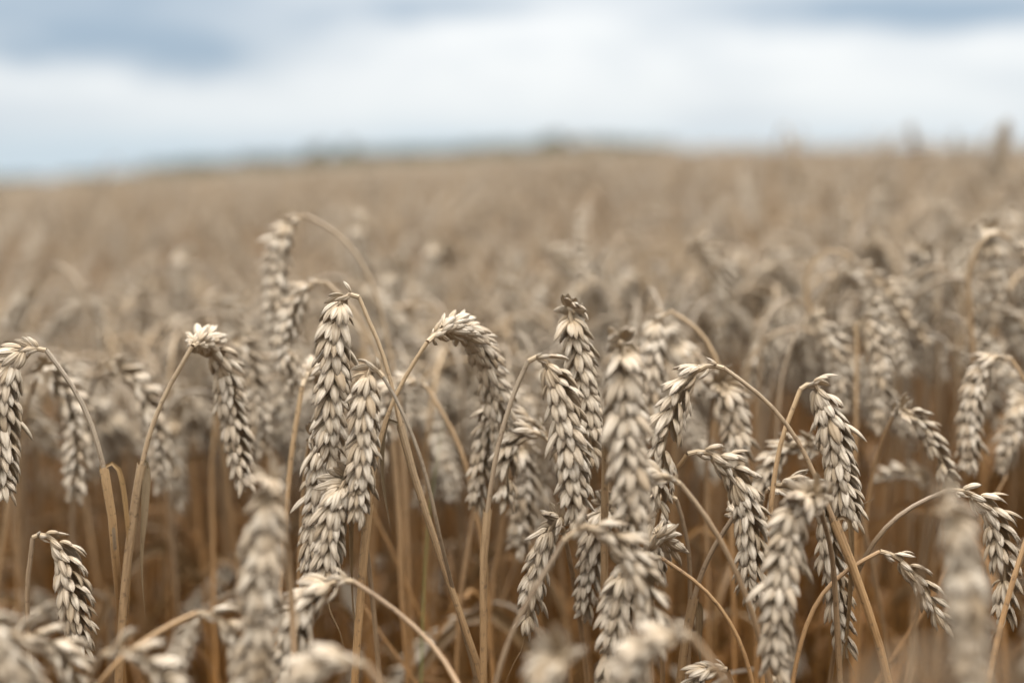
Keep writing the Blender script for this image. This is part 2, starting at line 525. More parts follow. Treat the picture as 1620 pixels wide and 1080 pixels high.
def plant_axis(rng, h, hook=None):
    """stem and ear centre lines of an upright stalk whose top nods over"""
    lean = rng.normal(0, .11)
    ear_l = rng.uniform(.072, .092)
    up = rng.random()
    if hook is None:
        hook = R(rng.uniform(145, 176)) if up > .04 else R(rng.uniform(20, 80))
    arc = rng.uniform(.05, .12)
    n1, n2, n3 = 10, 12, 16
    th = [lean] * n1 + list(lean + (hook * .83) * (np.linspace(0, 1, n2) ** 1.4)) + list(lean + hook * .83 + (hook * .17 + R(3)) * np.linspace(0, 1, n3) ** .8)
    ds = [.1] * n1 + [arc / n2] * n2 + [ear_l / n3] * n3
    x = np.cumsum(np.sin(th) * ds); z = np.cumsum(np.cos(th) * ds)
    yw = rng.normal(0, .05) * np.linspace(0, 1, len(x)) ** 2
    P = np.stack([x, yw, z], 1)
    top = P[:, 2].max()
    k = n1
    # set the straight part so that the apex comes out at h
    base_len = P[n1 - 1, 2]; want = h - (top - base_len)
    P[:n1] *= want / base_len
    P[n1:] += P[n1 - 1] - np.array([np.sin(lean) * 1.0, P[n1 - 1, 1] * 0, 0]) * 0 - (np.array([x[n1 - 1], yw[n1 - 1], z[n1 - 1]]))
    P[0] = [0, 0, 0]
    return P[:n1 + n2], P[n1 + n2 - 1:]


def rotz(P, a):
    c, s = math.cos(a), math.sin(a)
    return P @ np.array([[c, s, 0], [-s, c, 0], [0, 0, 1]])


def generic(rng, h, lod):
    st, er = plant_axis(rng, h)
    kk = {1: 6, 2: 4, 3: 3}[lod]
    sp = resample(st, {1: 26, 2: 12, 3: 7}[lod])
    if lod < 3:
        # keep samples where the stem curves
        sp = np.concatenate([resample(st[:10], 6 if lod == 1 else 3)[:-1], resample(st[9:], 14 if lod == 1 else 7)])
    stem = tube(sp, np.linspace(.0019, .0012, len(sp)) * 1.0, kk, rng.random())
    P = smooth_path(er[::3], 24)
    if lod == 3:
        Q = resample(P, 7); r = np.array([.002, .007, .0095, .0075, .0095, .0075, .002]) * 1.35
        ear = tube(Q, r, 4, .52, v0=np.linspace(.55, .95, 7))
    else:
        ear = bake_ear(P, rng.uniform(0, 180), rng.uniform(1.05, 1.3), rng, lod, pitch=.0043 if lod == 1 else .0054)
    lf = None
    lfs = []
    for _ in range(0 if lod == 3 else (4 if lod == 2 else 2)):
        z0 = rng.uniform(.3, .78) * h if lod == 1 else rng.uniform(.12, .72) * h
        a = rng.uniform(0, 6.28); l = rng.uniform(.10, .26)
        b = np.array([np.interp(z0, sp[:, 2], sp[:, 0]), np.interp(z0, sp[:, 2], sp[:, 1]), z0]); dv = np.array([math.cos(a), math.sin(a), 0])
        pts = [b, b + dv * l * .25 + [0, 0, l * .25], b + dv * l * .5 + [0, 0, l * .05], b + dv * l * .62 + [0, 0, -l * .4]]
        lfs.append(ribbon(smooth_path(pts, 12 if lod == 1 else 6), rng.uniform(.0025, .005), rng.normal(0, 2), .5, rng.random()))
    if lfs: lf = cat(lfs) if lod > 1 else lfs
    return stem, ear, lf, P[0]


# ------------------------------------------------------------------ the crop behind and around: one object
def in_view(x, y, z, pad=40):
    v = np.stack([x, y, z], -1) - CAM
    d = v @ FWD; u = v[..., 0] / d * FPX + 810; w = 540 - (v @ UPV) / d * FPX
    return (d > .1) & (u > -pad) & (u < 1620 + pad) & (w < 1080 + pad) & (w > -pad)


def scatter(rng, d0, d1, dens, half=.62, jitter=True):
    A = half * (d1 * d1 - d0 * d0)
    n = int(A * dens)
    y = np.sqrt(rng.uniform(d0 * d0, d1 * d1, n)); x = rng.uniform(-half, half, n) * y
    return x, y


N_SINGLE = 217
NEAR = .96


def build_crop():
    rng = np.random.default_rng(21)
    gs = []; mi = []

    def place(vars_, x, y, sc):
        k = rng.integers(0, len(vars_), len(x)); rz = rng.uniform(0, 6.2832, len(x))
        z = terrain(x, y)
        for i, parts in enumerate(vars_):
            s = np.where(k == i)[0]
            if not len(s): continue
            for g, m in parts:
                if g is None: continue
                V, F, U, T = g
                c, sn = np.cos(rz[s])[:, None], np.sin(rz[s])[:, None]
                W = np.empty((len(s), len(V), 3), np.float32)
                q = sc[s][:, None]
                W[..., 0] = (V[:, 0] * c - V[:, 1] * sn) * 1 + x[s][:, None]
                W[..., 1] = (V[:, 0] * sn + V[:, 1] * c) * 1 + y[s][:, None]
                W[..., 2] = V[:, 2] * q + z[s][:, None]
                off = np.arange(len(s))[:, None, None] * len(V)
                tt = T[None] + rng.normal(0, .24, (len(s), 1))
                gs.append((W.reshape(-1, 3), (F[None] + off).reshape(-1, 4), np.tile(U, (len(s), 1)), tt.ravel()))
                mi.append(np.full(len(F) * len(s), m, np.int32))

    def variants(n, lod):
        o = []
        for _ in range(n):
            st, er, lf, _p = generic(rng, .75, lod)
            o.append([(st, 1), (er, 0), (lf, 2)])
        return o

    v2 = variants(18, 2); v3 = variants(14, 3)
    # near plants beyond the counted ones
    x, y, h = CROP_NEAR
    place(v2, x, y, h)
    x, y = scatter(rng, 4.0, 8.0, 150)
    place(v2[:10], x, y, rng.normal(1, .05, len(x)))
    x, y = scatter(rng, 8.0, 16.0, 75)
    place(v3, x, y, rng.normal(1, .035, len(x)))
    x, y = scatter(rng, 16.0, 48.0, 22)
    place(v3, x, y, rng.normal(1, .04, len(x)))
    # plants between the camera and the picture's lower edge, shorter than the rest
    n = 3000
    y = rng.uniform(-1.6, .86, n); x = rng.uniform(-1.5, 1.5, n)
    hmax = .86 - np.maximum(y, .12) * math.tan(PITCH + math.atan(540 / FPX)) - .035 - terrain(x, y)
    front = (y > -.05) & (np.abs(x) < .42 * y + .14)
    ok = ~(front & (hmax < .3)) & ~((np.abs(x) < .16) & (np.abs(y) < .16))
    h = np.where(front, np.minimum(rng.normal(.86, .05, n), hmax / .79), rng.normal(.97, .035, n))
    place(v2, x[ok], y[ok], h[ok])
    g = cat(gs)
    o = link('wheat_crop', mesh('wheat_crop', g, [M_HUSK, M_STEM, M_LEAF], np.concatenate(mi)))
    tag(o, 'dense pale ripe wheat crop blurring away to the skyline', 'wheat', kind='stuff')


# positions from 1 m to 4 m; the nearest that are in view become plants of their own
_r = np.random.default_rng(8)
_x, _y = scatter(_r, NEAR, 1.9, 600, .66)
_x2, _y2 = scatter(_r, 1.9, 4.0, 220, .66)
_x3, _y3 = scatter(_r, .78, 2.4, 110, .66)               # shorter late tillers under the canopy
_h = np.concatenate([_r.normal(.955, .03, len(_x)), _r.normal(.98, .06, len(_x2)), np.minimum(_r.uniform(.55, .88, len(_x3)), .70 + .25 * np.maximum(0, _y3 - .78))])
_x = np.concatenate([_x, _x2, _x3]); _y = np.concatenate([_y, _y2, _y3])
_h = _h + .02 * np.clip((_x / _y - .1) / .2, 0, 1) * (_h > .85)
_vis = in_view(_x, _y, terrain(_x, _y) + .70 * _h, 0)
_ord = np.argsort(np.where(_vis, _y, 99))
SING = _ord[:N_SINGLE]
_keep = np.ones(len(_x), bool); _keep[SING] = False
CROP_NEAR = (_x[_keep], _y[_keep], _h[_keep])
build_crop()


def build_singles():
    rng = np.random.default_rng(33)
    protos = []
    for i in range(16):
        st, er, lf, att = generic(rng, .75, 1)
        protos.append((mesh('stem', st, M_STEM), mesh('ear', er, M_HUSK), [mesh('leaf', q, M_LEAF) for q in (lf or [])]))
    for i in SING:
        x, y = float(_x[i]), float(_y[i])
        st, er, lf = protos[rng.integers(len(protos))]
        root = link('wheat_plant', None, None, (x, y, float(terrain(x, y))))
        root.rotation_euler.z = rng.uniform(0, 6.28)
        s = float(_h[i])
        root.scale = (1, 1, s)
        u = x / y
        side = 'left' if u < -.12 else ('right' if u > .12 else 'middle')
        row = 'just behind the sharp ears' if y < 1.15 else 'deeper in the blurred crop'
        tag(root, 'soft focus straw wheat plant %s, in the %s of the field' % (row, side), 'wheat', 'wheat plants standing behind the sharp ears')
        link('stem', st, root); link('ear', er, root)
        for q in lf: link('leaf', q, root)


build_singles()

# ------------------------------------------------------------------ the plants one can point to


def at(x, y, d): return CAM + d * (FWD + (x - 810) / FPX * np.array([1.0, 0, 0]) + (540 - y) / FPX * UPV)


_hr = np.random.default_rng(77)


def W(label, stem, ear, d, roll=60, w=1.2, sheath=None, leaf=None, twist=0.0, awn=None, r=1.0, pitch=.0043, tint=None):
    """stem and ear: picture points (x, y[, depth]) from the ground up and from the stalk to the tip"""
    rng = _hr
    p3 = lambda q: at(q[0], q[1], q[2] if len(q) > 2 else d)
    S = [p3(q) for q in stem]
    # carry the stalk on down to the soil
    dn = unit(S[0] - S[1]); hz = np.array([dn[0], dn[1], 0]) / max(.35, -dn[2])
    drop = S[0][2] - float(terrain(S[0][0], S[0][1]))
    b = S[0] + hz * min(drop, .5) * .35; b[2] = float(terrain(b[0], b[1]))
    mid = S[0] * .5 + b * .5 + hz * .03
    S = [b, mid] + S
    sp = relax(smooth_path(S, 70), 10)
    base = b.copy()
    root = link('wheat_plant', None, None, base)
    tag(root, label, 'wheat', 'ripe wheat plants in the foreground')
    wob = 1 + .07 * np.interp(np.arange(70), np.arange(0, 70, 5), rng.normal(0, 1, 14)); wob[rng.integers(30, 55)] += .22
    sp[1:-1] += relax(rng.normal(0, .0016, (70, 3)), 3)[1:-1] * np.linspace(1, .3, 68)[:, None]
    tn = rng.random() if tint is None else tint
    f = np.linspace(0, 1, 70)
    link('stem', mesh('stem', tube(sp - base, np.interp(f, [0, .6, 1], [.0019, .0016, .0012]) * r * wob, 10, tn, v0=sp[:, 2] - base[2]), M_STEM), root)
    if sheath is not None:
        q = p3(sheath); k = int(np.argmin(np.linalg.norm(sp - q, axis=1))); k = max(k, 6)
        sh = resample(sp[:k + 1], 30); n = 30
        rad = .0020 * r * np.concatenate([np.ones(27), [1.05, 1.12, 1.22]])
        g = tube(sh - base, rad, 12, rng.random(), v0=sh[:, 2] - base[2])
        # ragged upper rim
        V = g[0].reshape(n, 13, 3); up = unit(sh[-1] - sh[-2])
        V[-1] += up * np.r_[rng.uniform(-.0015, .002, 12), 0][:, None]; V[-1, 12] = V[-1, 0]
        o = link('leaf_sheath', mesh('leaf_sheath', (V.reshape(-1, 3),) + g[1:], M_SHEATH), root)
        if leaf is None and rng.random() < .6:
            a = rng.choice([-1, 1]); l = rng.uniform(.05, .12)
            L3 = [sh[-1], sh[-1] + [a * .006, 0, .002], sh[-1] + [a * .010, .004, -l * .4], sh[-1] + [a * .006, .006, -l]]
            leafp = smooth_path(L3, 24)
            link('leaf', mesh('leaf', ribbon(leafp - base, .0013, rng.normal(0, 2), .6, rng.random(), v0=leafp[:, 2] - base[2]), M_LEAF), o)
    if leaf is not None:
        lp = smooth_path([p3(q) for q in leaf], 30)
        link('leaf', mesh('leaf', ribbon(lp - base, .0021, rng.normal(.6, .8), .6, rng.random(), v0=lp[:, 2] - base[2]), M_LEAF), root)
    if not ear: return root
    E = [sp[-1]] + [p3(q) for q in ear]
    ep = smooth_path(E, 60)
    org = ep[0].copy(); ep = ep - org
    md = float(np.mean([q[2] if len(q) > 2 else d for q in ear]))
    if .60 < md < .86:
        e = link('ear', mesh('ear', tube(resample(ep, 20), np.linspace(.0013, .0008, 20), 7, .5), M_HUSK), root, org - base)
        for Mx, o, sm in ear_layout(ep, roll, w, rng, twist, pitch):
            me = SPK_MESH_S if sm else SPK_MESH
            c = link('spikelet', me[rng.integers(len(me))], e)
            c.matrix_local = Matrix(((*Mx[0], o[0]), (*Mx[1], o[1]), (*Mx[2], o[2]), (0, 0, 0, 1)))
    else:
        e = link('ear', mesh('ear', bake_ear(ep, roll, w, rng, 0 if md < 1.0 else 1, twist, pitch), M_HUSK), root, org - base)
    if awn is not None:
        ap = smooth_path([p3(q) for q in awn], 12) - base
        link('awn', mesh('awn', tube(ap, np.linspace(.0005, .00012, 12), 5, .8), M_LEAF), root)
    return root


exec_list = []
# --- sharp row, left to right
W('wheat plant cut by the left picture edge, sharp ear hanging from a brown hooked stalk',
  [(190, 960, .76), (181, 860), (172, 745), (152, 665), (122, 602), (95, 568), (73, 554)], [(40, 552), (14, 590), (4, 680), (6, 790)], .73, 70, 1.25, sheath=(172, 745))
W('wheat plant on a tall pale stalk with torn sheath, left third, ear nodding right',
  [(186, 1090), (196, 930), (218, 745), (242, 660), (275, 580), (304, 548)], [(325, 541, .77), (350, 565, .78), (368, 650, .79), (388, 778, .79)], .74, 40, 1.2,
  sheath=(221, 728), leaf=[(224, 727), (231, 732), (228, 800), (222, 880), (230, 980)], r=1.1, tint=.35)
W('low wheat plant with short sharp ear arching over at far lower left',
  [(44, 1000), (36, 930), (38, 880), (52, 850)], [(66, 845), (92, 862), (112, 925), (126, 1000), (128, 1032)], .73, 45, 1.15)
W('tallest sharp wheat ear left of centre, broad and pale, hanging from an arched brown stalk',
  [(770, 1090), (728, 965), (685, 840), (650, 745), (630, 680), (622, 610), (608, 535), (590, 492), (568, 470)], [(548, 466), (534, 500), (526, 600), (520, 745)], .72, 82, 1.3, sheath=(632, 684), r=.85)
W('sharp wheat ear tucked right against the tallest ear, with browner top husks',
  [(760, 1090, .74), (722, 960, .73), (697, 850), (680, 760), (655, 680), (630, 630), (606, 596)], [(590, 580), (580, 605), (576, 690), (564, 822)], .70, 75, 1.12, r=.8, tint=.9)
W('wheat plant on golden straight stalk, its ear arching over to the right at centre',
  [(560, 1090), (572, 940), (583, 800), (594, 700), (615, 625), (645, 578), (676, 541)], [(700, 522, .73), (735, 522, .75), (772, 575, .77), (790, 650, .78), (802, 750, .79)], .715, 25, 1.15, tint=.05, sheath=(580, 800))
W('wheat ear half hidden below the tallest ear, pale husks spreading left',
  [(470, 1090, .80), (472, 900, .79), (480, 760, .78), (490, 700, .76)], [(498, 690, .75), (508, 715), (502, 800), (495, 880), (492, 935)], .745, 70, 1.15)
W('sharp wheat ear hanging under two taller ears, white husks fanned at its top',
  [(600, 1090, .76), (590, 940, .76), (575, 830, .75), (565, 770, .73)], [(545, 762), (532, 790), (522, 850), (515, 930)], .70, 70, 1.15, awn=[(515, 925), (522, 965), (538, 1000), (545, 1030)])
W('central sharp wheat ear in full fan, hanging right of its dark hooked stalk',
  [(765, 1090), (764, 930), (769, 795), (785, 690), (803, 622), (836, 571)], [(850, 564), (868, 578), (892, 650), (906, 740), (912, 835)], .70, 55, 1.28, sheath=(769, 793), r=.9, tint=.7)
W('upright topped wheat ear directly behind the central ear, brown husks at its crown',
  [(1000, 1090, .86), (985, 900, .85), (950, 700, .83), (925, 560, .80), (910, 505, .775)], [(903, 492, .755), (905, 515), (918, 570), (930, 650), (935, 740)], .75, 85, 1.15)
W('big slightly soft wheat ear facing the camera, right of the central ear',
  [(955, 1090, .74), (956, 850, .74), (958, 690, .73), (964, 610, .70), (978, 552, .652)], [(984, 542, .640), (987, 560), (990, 660), (998, 760), (1008, 845)], .635, 88, 1.3, sheath=(958, 692))
W('wheat plant on long diagonal stalk crossing the right half, plaited ear bent to the left',
  [(1412, 1090), (1388, 1000), (1345, 880), (1303, 775), (1265, 692), (1222, 625), (1180, 592), (1145, 582)], [(1120, 578), (1088, 600), (1062, 655), (1046, 730), (1040, 810)], .715, 8, 1.12, r=1.0, sheath=(1324, 818), pitch=.0047, tint=.5)
W('plaited wheat ear arching right from a short golden stalk, right of centre',
  [(1030, 1000, .78), (1034, 880, .76), (1045, 790, .74), (1065, 740), (1088, 718)], [(1112, 714), (1150, 732), (1180, 795), (1188, 880), (1192, 965)], .71, 20, 1.15, pitch=.0047)
W('thick sharp wheat ear with frayed tip hanging from a golden stalk, right third',
  [(1205, 1090), (1212, 930), (1216, 800), (1224, 710), (1243, 650), (1266, 616)], [(1285, 606), (1305, 640), (1324, 710), (1338, 780), (1346, 832)], .725, 35, 1.25, awn=[(1346, 825), (1362, 800), (1375, 792), (1384, 788)], pitch=.0040, tint=.0)
W('wheat ear that starts level then drops as a plait beside the long diagonal stalk',
  [(1196, 1090, .80), (1198, 950, .80), (1204, 830, .77), (1214, 778, .75)], [(1235, 766), (1272, 776), (1304, 806), (1316, 880), (1328, 960), (1340, 1040)], .735, 12, 1.1, awn=[(1338, 1035), (1345, 1050), (1352, 1068)], pitch=.0047)
W('broad wheat ear leaning left below the frayed one, front spikelets pale',
  [(1330, 1090, .72), (1322, 960, .72), (1312, 850, .70), (1298, 800, .68)], [(1278, 785), (1258, 812), (1240, 890), (1228, 980), (1232, 1090)], .64, 60, 1.2)
W('wheat plant with a long thin arched stalk and sharp ear near the right edge',
  [(1310, 1090, .76), (1330, 980, .75), (1362, 880), (1400, 815), (1450, 782), (1500, 775)], [(1530, 778), (1562, 800), (1582, 860), (1590, 925), (1588, 985)], .725, 18, 1.1, awn=[(1586, 980), (1570, 1005), (1560, 1030)], pitch=.0047)
W('small narrow wheat ear with sparse husks under the long arched stalk at right',
  [(1252, 1090), (1262, 1000), (1290, 935), (1330, 890), (1362, 874), (1392, 872)], [(1412, 878), (1445, 905), (1472, 948), (1500, 992)], .72, 25, .85, r=.8, pitch=.0052)
W('short slanted wheat ear with long dark tip bristle at bottom centre',
  [(930, 1090, .78), (915, 960, .77), (904, 890, .76), (893, 845, .75)], [(884, 820), (866, 845), (848, 910), (830, 1000)], .735, 60, 1.0, awn=[(832, 995), (826, 1025), (812, 1050), (798, 1085)])
W('wheat ear behind the bent foreground ear at bottom centre, browner and plaited',
  [(1010, 1090, .84), (1005, 940, .83), (990, 840, .81), (975, 805, .79)], [(962, 800), (945, 850), (932, 920), (922, 980)], .76, 20, 1.1)
W('wheat ear hanging straight to the bottom edge, left of the split sheath stalk',
  [(1050, 1090, .74), (1044, 980, .73), (1020, 915, .71)], [(995, 895), (980, 950), (968, 1020), (962, 1110)], .675, 55, 1.2)
W('wheat stalk ending in a split torn sheath, low between two hanging ears',
  [(1074, 1090), (1082, 1010), (1092, 945), (1112, 885), (1140, 835), (1162, 815)], [(1180, 812, .78), (1200, 850, .80), (1205, 920, .80)], .73, 30, .95, sheath=(1092, 948), leaf=[(1092, 950), (1104, 956), (1108, 1010), (1112, 1085)], r=1.1, tint=.8)
W('wheat plant whose thin stalk arches left to a messy broken ear, low right',
  [(1196, 1090), (1172, 1010), (1135, 935), (1090, 895), (1046, 882)], [(1022, 878), (1034, 850, .70), (1052, 850, .71), (1068, 870, .72)], .70, 40, .9, r=.85)
W('wheat plant whose knobbly ear lies level left of its stalk, right of centre',
  [(1222, 1090), (1192, 965), (1152, 870), (1112, 795), (1076, 765)], [(1050, 752), (1022, 758), (1003, 790), (998, 850)], .665, 25, 1.0)
W('torn wheat ear with thin hanging strips between the two plaited ears',
  [(1090, 1000, .76), (1096, 900, .76), (1088, 830), (1070, 790)], [(1052, 782), (1040, 800), (1045, 850), (1040, 905)], .755, 50, .9, r=.9)
W('pale small wheat ear showing behind the frayed one, its stalk arching right',
  [(1400, 1000, .86), (1370, 850, .85), (1340, 750, .84), (1300, 712, .83)], [(1268, 703), (1235, 715), (1210, 760), (1198, 820)], .81, 20, 1.0)
W('wheat plant with curved tan stalk and soft ear near the bottom, left of centre',
  [(735, 1090, .62), (695, 1020), (648, 962), (600, 930), (558, 919)], [(530, 920), (490, 948), (468, 1000), (450, 1090)], .645, 25, 1.2, r=.95, tint=.6)
W('wheat ear bent over in the foreground on a long leaning stalk, bottom centre',
  [(775, 1090), (800, 1005), (848, 925), (892, 855)], [(925, 832), (972, 848), (1012, 905), (1030, 960), (1030, 1025)], .625, 15, 1.15, r=1.05, pitch=.0048)
# --- just behind the sharp row
W('pale stump like stalk with whitish bent ear base, left of the tallest ear',
  [(440, 1000), (452, 800), (462, 690), (478, 612)], [(487, 590, .80), (505, 588, .83), (520, 620, .87), (525, 680, .9)], .79, 60, 1.0, tint=.0, r=1.1)
W('wheat ear hidden behind the stalk left of the central ear, pale at one side',
  [(720, 1090, .86), (735, 900, .86), (765, 740, .86), (785, 660, .84)], [(782, 640), (772, 680), (762, 740), (752, 810)], .80, 20, 1.05)
W('small soft wheat ear behind the centre with stalk drooping right',
  [(775, 1000), (752, 780), (735, 715), (705, 650), (675, 612)], [(652, 602), (625, 612), (606, 650), (602, 720)], .85, 30, 1.0)
W('soft golden wheat ear with level spikelets behind the centre, stalk down right',
  [(930, 1000, .82), (905, 780), (890, 730), (868, 697)], [(845, 683), (815, 695), (803, 740), (800, 800)], .78, 15, 1.05)
W('wheat ear hanging in shade between the two central ears, soft and dull',
  [(760, 1090, .9), (790, 850, .9), (812, 720, .88)], [(824, 705), (830, 760), (826, 820), (820, 885)], .85, 45, 1.1)
W('second dull wheat ear deep in shade under the central ear',
  [(900, 1090, .97), (885, 850, .97), (868, 740, .96)], [(855, 722), (850, 790), (856, 850), (862, 890)], .95, 60, 1.2)
W('thin wheat stalk leaning behind the central ear up to a small level ear',
  [(955, 1000, .83), (930, 800, .82), (890, 710, .81), (858, 678, .80)], [(838, 664), (818, 668), (800, 690), (792, 730)], .80, 20, .9, r=.8)
W('soft wheat ear behind the big facing ear with its stalk looping right',
  [(1160, 950), (1150, 650), (1142, 560), (1122, 512), (1090, 490), (1060, 492)], [(1044, 500), (1034, 540), (1030, 610), (1034, 690)], .86, 60, 1.2)
W('soft wheat ear hanging inside the bend of the long diagonal stalk',
  [(1120, 1000, .9), (1118, 760, .9), (1122, 660, .88), (1132, 618, .85)], [(1146, 608), (1160, 645), (1166, 700), (1166, 750)], .82, 65, 1.2)
W('soft wheat ear at far left under the hooked stalk, two rows of spikelets',
  [(30, 1000, .95), (28, 750, .94), (40, 640, .92), (58, 595, .90)], [(78, 590), (108, 625), (122, 690), (118, 790)], .88, 15, 1.25)
W('soft wheat ear left, arched right above a dark gap',
  [(110, 1000, .94), (118, 760, .94), (135, 640, .93), (152, 595, .92)], [(178, 582), (218, 605), (244, 670), (258, 775)], .91, 20, 1.25)
W('soft hanging wheat ear between the left arched ear and the tall pale stalk',
  [(330, 1000, 1.05), (312, 800, 1.05), (300, 690, 1.04)], [(286, 650), (276, 690), (278, 750), (284, 810)], 1.0, 70, 1.25)
W('soft wheat ear just right of the nodding ear on the pale stalk',
  [(340, 1000, .95), (335, 750, .95), (345, 600, .94), (358, 552, .93)], [(375, 540), (395, 570), (408, 640), (418, 720)], .92, 30, 1.1)
W('tall soft wheat ear left of centre under a high looping stalk',
  [(650, 1000), (632, 640), (612, 520), (588, 430), (555, 368), (515, 338), (482, 340)], [(462, 352), (442, 392), (436, 460), (440, 560)], .93, 65, 1.2)
W('soft plaited wheat ear between the looping stalk and the tallest ear',
  [(640, 1000), (615, 640), (585, 505), (545, 458), (515, 446)], [(490, 450), (466, 485), (452, 545), (462, 620)], .87, 25, 1.1)
W('soft wheat ear on a bent stalk in the right half, hanging above the plaited ears',
  [(1225, 1000), (1228, 700), (1235, 590), (1255, 520), (1272, 500)], [(1290, 500), (1312, 535), (1328, 590), (1336, 650)], .92, 40, 1.1)
W('wheat plant on a straight pale vertical stalk with nodding soft ear, right third',
  [(1350, 1000), (1353, 750), (1355, 600), (1354, 512)], [(1366, 500), (1386, 545), (1394, 600), (1390, 680)], .91, 40, 1.15, tint=.1)
W('soft wheat ear with a long arched stalk behind the frayed ear, right third',
  [(1190, 1000), (1205, 700), (1235, 540), (1270, 475), (1312, 442)], [(1338, 432), (1372, 462), (1392, 525), (1402, 610)], 1.03, 30, 1.2)
W('slim wheat ear hanging free at right, sparse husks on a dark gap',
  [(1360, 1000, .86), (1372, 800, .85), (1390, 690, .84), (1415, 655, .82)], [(1436, 650), (1466, 682), (1488, 725), (1508, 775)], .80, 20, .9)
W('small soft wheat ear lying level in the dark gap at right',
  [(1480, 1000, .95), (1474, 850, .95), (1466, 770, .94)], [(1450, 748), (1425, 745), (1400, 750), (1385, 755)], .92, 10, .8, r=.8)
W('soft wheat ear near the right edge with stalk arching off to the right',
  [(1700, 1000), (1670, 720), (1640, 620), (1600, 568)], [(1572, 565), (1548, 600), (1536, 670), (1532, 745)], .84, 40, 1.05)
W('soft wheat ear cut by the right edge above the dark gap',
  [(1640, 1000, .95), (1650, 760, .95), (1636, 650, .93)], [(1618, 632), (1608, 665), (1596, 710), (1582, 745)], .90, 40, 1.05)
W('dark speckled wheat ear standing free at upper right',
  [(1640, 1000, 1.1), (1618, 650, 1.08), (1590, 440, 1.02), (1574, 375, 1.0)], [(1564, 364), (1570, 410), (1576, 460), (1574, 520)], .97, 75, 1.1)
W('broken straight wheat stalk leaning in from the right edge, low down',
  [(1560, 1090), (1582, 1000), (1600, 920), (1625, 845), (1660, 760)], [(1690, 735), (1715, 760), (1730, 840)], .70, 30, 1.1, r=1.15, tint=.0)
# --- blurred in front
W('large blurred wheat ear in the near foreground, left of centre',
  [(470, 1100, .60), (462, 960, .62), (452, 830, .60), (440, 780, .58)], [(428, 762), (420, 850), (412, 960), (404, 1100)], .57, 80, 1.22)
W('large blurred wheat ear in the near foreground at lower right',
  [(1440, 1090, .56), (1450, 960, .56), (1462, 860, .54), (1480, 808, .52)], [(1500, 792), (1520, 850), (1532, 960), (1545, 1110)], .51, 60, 1.08)
W('dark blurred wheat ear cut by the lower left corner',
  [(-110, 1120), (-80, 1010), (-40, 970)], [(-12, 985), (12, 1020), (36, 1085), (50, 1140)], .53, 60, 1.05)
W('blurred wheat ear arched over just inside the lower left corner',
  [(-20, 1120, .60), (-10, 1060, .60), (8, 1018, .59)], [(32, 1004), (75, 1012), (112, 1050), (130, 1120)], .59, 20, 1.05)
W('blurred wheat plant with orange arched stalk at lower left, ear reaching right',
  [(120, 1130), (150, 1062), (210, 1008), (270, 978), (312, 969)], [(340, 972), (370, 1000), (385, 1060), (390, 1120)], .60, 20, 1.05, tint=.0)
W('blurred wheat ear lying low under the orange arched stalk',
  [(120, 1130, .58), (140, 1070, .57), (160, 1036, .56)], [(190, 1025), (228, 1038), (266, 1078), (290, 1130)], .56, 15, .95)
W('blurred wheat ear at the bottom edge below the curved tan stalk',
  [(660, 1150), (620, 1080), (580, 1052)], [(545, 1042), (505, 1054), (470, 1090), (450, 1140)], .53, 20, .95)
W('blurred wheat ear with drooping stalk at the bottom edge, right of centre',
  [(1190, 1150), (1165, 1080), (1130, 1028), (1095, 1006)], [(1062, 1002), (1025, 1018), (995, 1062), (975, 1130)], .54, 25, 1.0)
W('small blurred wheat ear poking up at the bottom edge, centre',
  [(900, 1150, .58), (900, 1080, .56), (890, 1045, .54)], [(876, 1036), (868, 1060), (856, 1110), (850, 1160)], .52, 60, 1.05)
W('low wheat ear at the bottom edge under the long split sheath stalk',
  [(1180, 1130, .72), (1165, 1085, .71), (1150, 1058, .70)], [(1130, 1056), (1105, 1075), (1095, 1120)], .70, 20, 1.0, r=.9)
# --- blurred behind
W('blurred arched wheat ear, centre right, high in the crop',
  [(1010, 900), (1025, 560), (1045, 460), (1072, 402)], [(1098, 385), (1128, 412), (1146, 470), (1142, 550)], 1.12, 25, 1.2)
W('blurred wheat ear drooping in a long diagonal, centre',
  [(790, 900), (800, 560), (815, 450), (842, 402)], [(868, 395), (905, 425), (940, 465), (975, 520)], 1.2, 20, 1.2)
W('blurred thin wheat ear hanging just above the centre arch',
  [(740, 900), (745, 600), (752, 500), (770, 456)], [(792, 446), (816, 475), (828, 520), (834, 560)], 1.15, 25, 1.1)
W('pale blurred wheat ear hanging straight, above and left of centre',
  [(760, 900, 1.5), (745, 600, 1.48), (715, 430, 1.44)], [(695, 388), (684, 420), (684, 460), (690, 510)], 1.4, 75, 1.3)
W('blurred wheat plant with a high round arch, upper right',
  [(1330, 900), (1370, 520), (1400, 400), (1432, 345), (1462, 325)], [(1490, 328), (1512, 370), (1516, 420), (1510, 460)], 1.3, 20, 1.1, r=.7)
W('darker blurred wheat ear hanging under the high round arch',
  [(1530, 900, 1.2), (1510, 560, 1.2), (1480, 430, 1.15)], [(1456, 398), (1444, 430), (1440, 480), (1434, 540)], 1.1, 60, 1.1)
W('tall blurred wheat ear standing upright above the skyline at far right',
  [(1440, 900), (1490, 480), (1530, 380), (1560, 300)], [(1572, 270), (1584, 230), (1594, 192)], 1.75, 70, 1.15)
W('thin blurred wheat ear upright above the skyline, leftmost of three at right',
  [(1480, 700), (1466, 400), (1456, 290), (1453, 262)], [(1449, 235), (1444, 215), (1440, 198)], 2.3, 40, .95)
W('faint blurred wheat ear upright above the skyline, middle of three at right',
  [(1520, 600), (1516, 350), (1514, 270)], [(1512, 245), (1510, 228), (1511, 210)], 3.0, 40, 1.0)
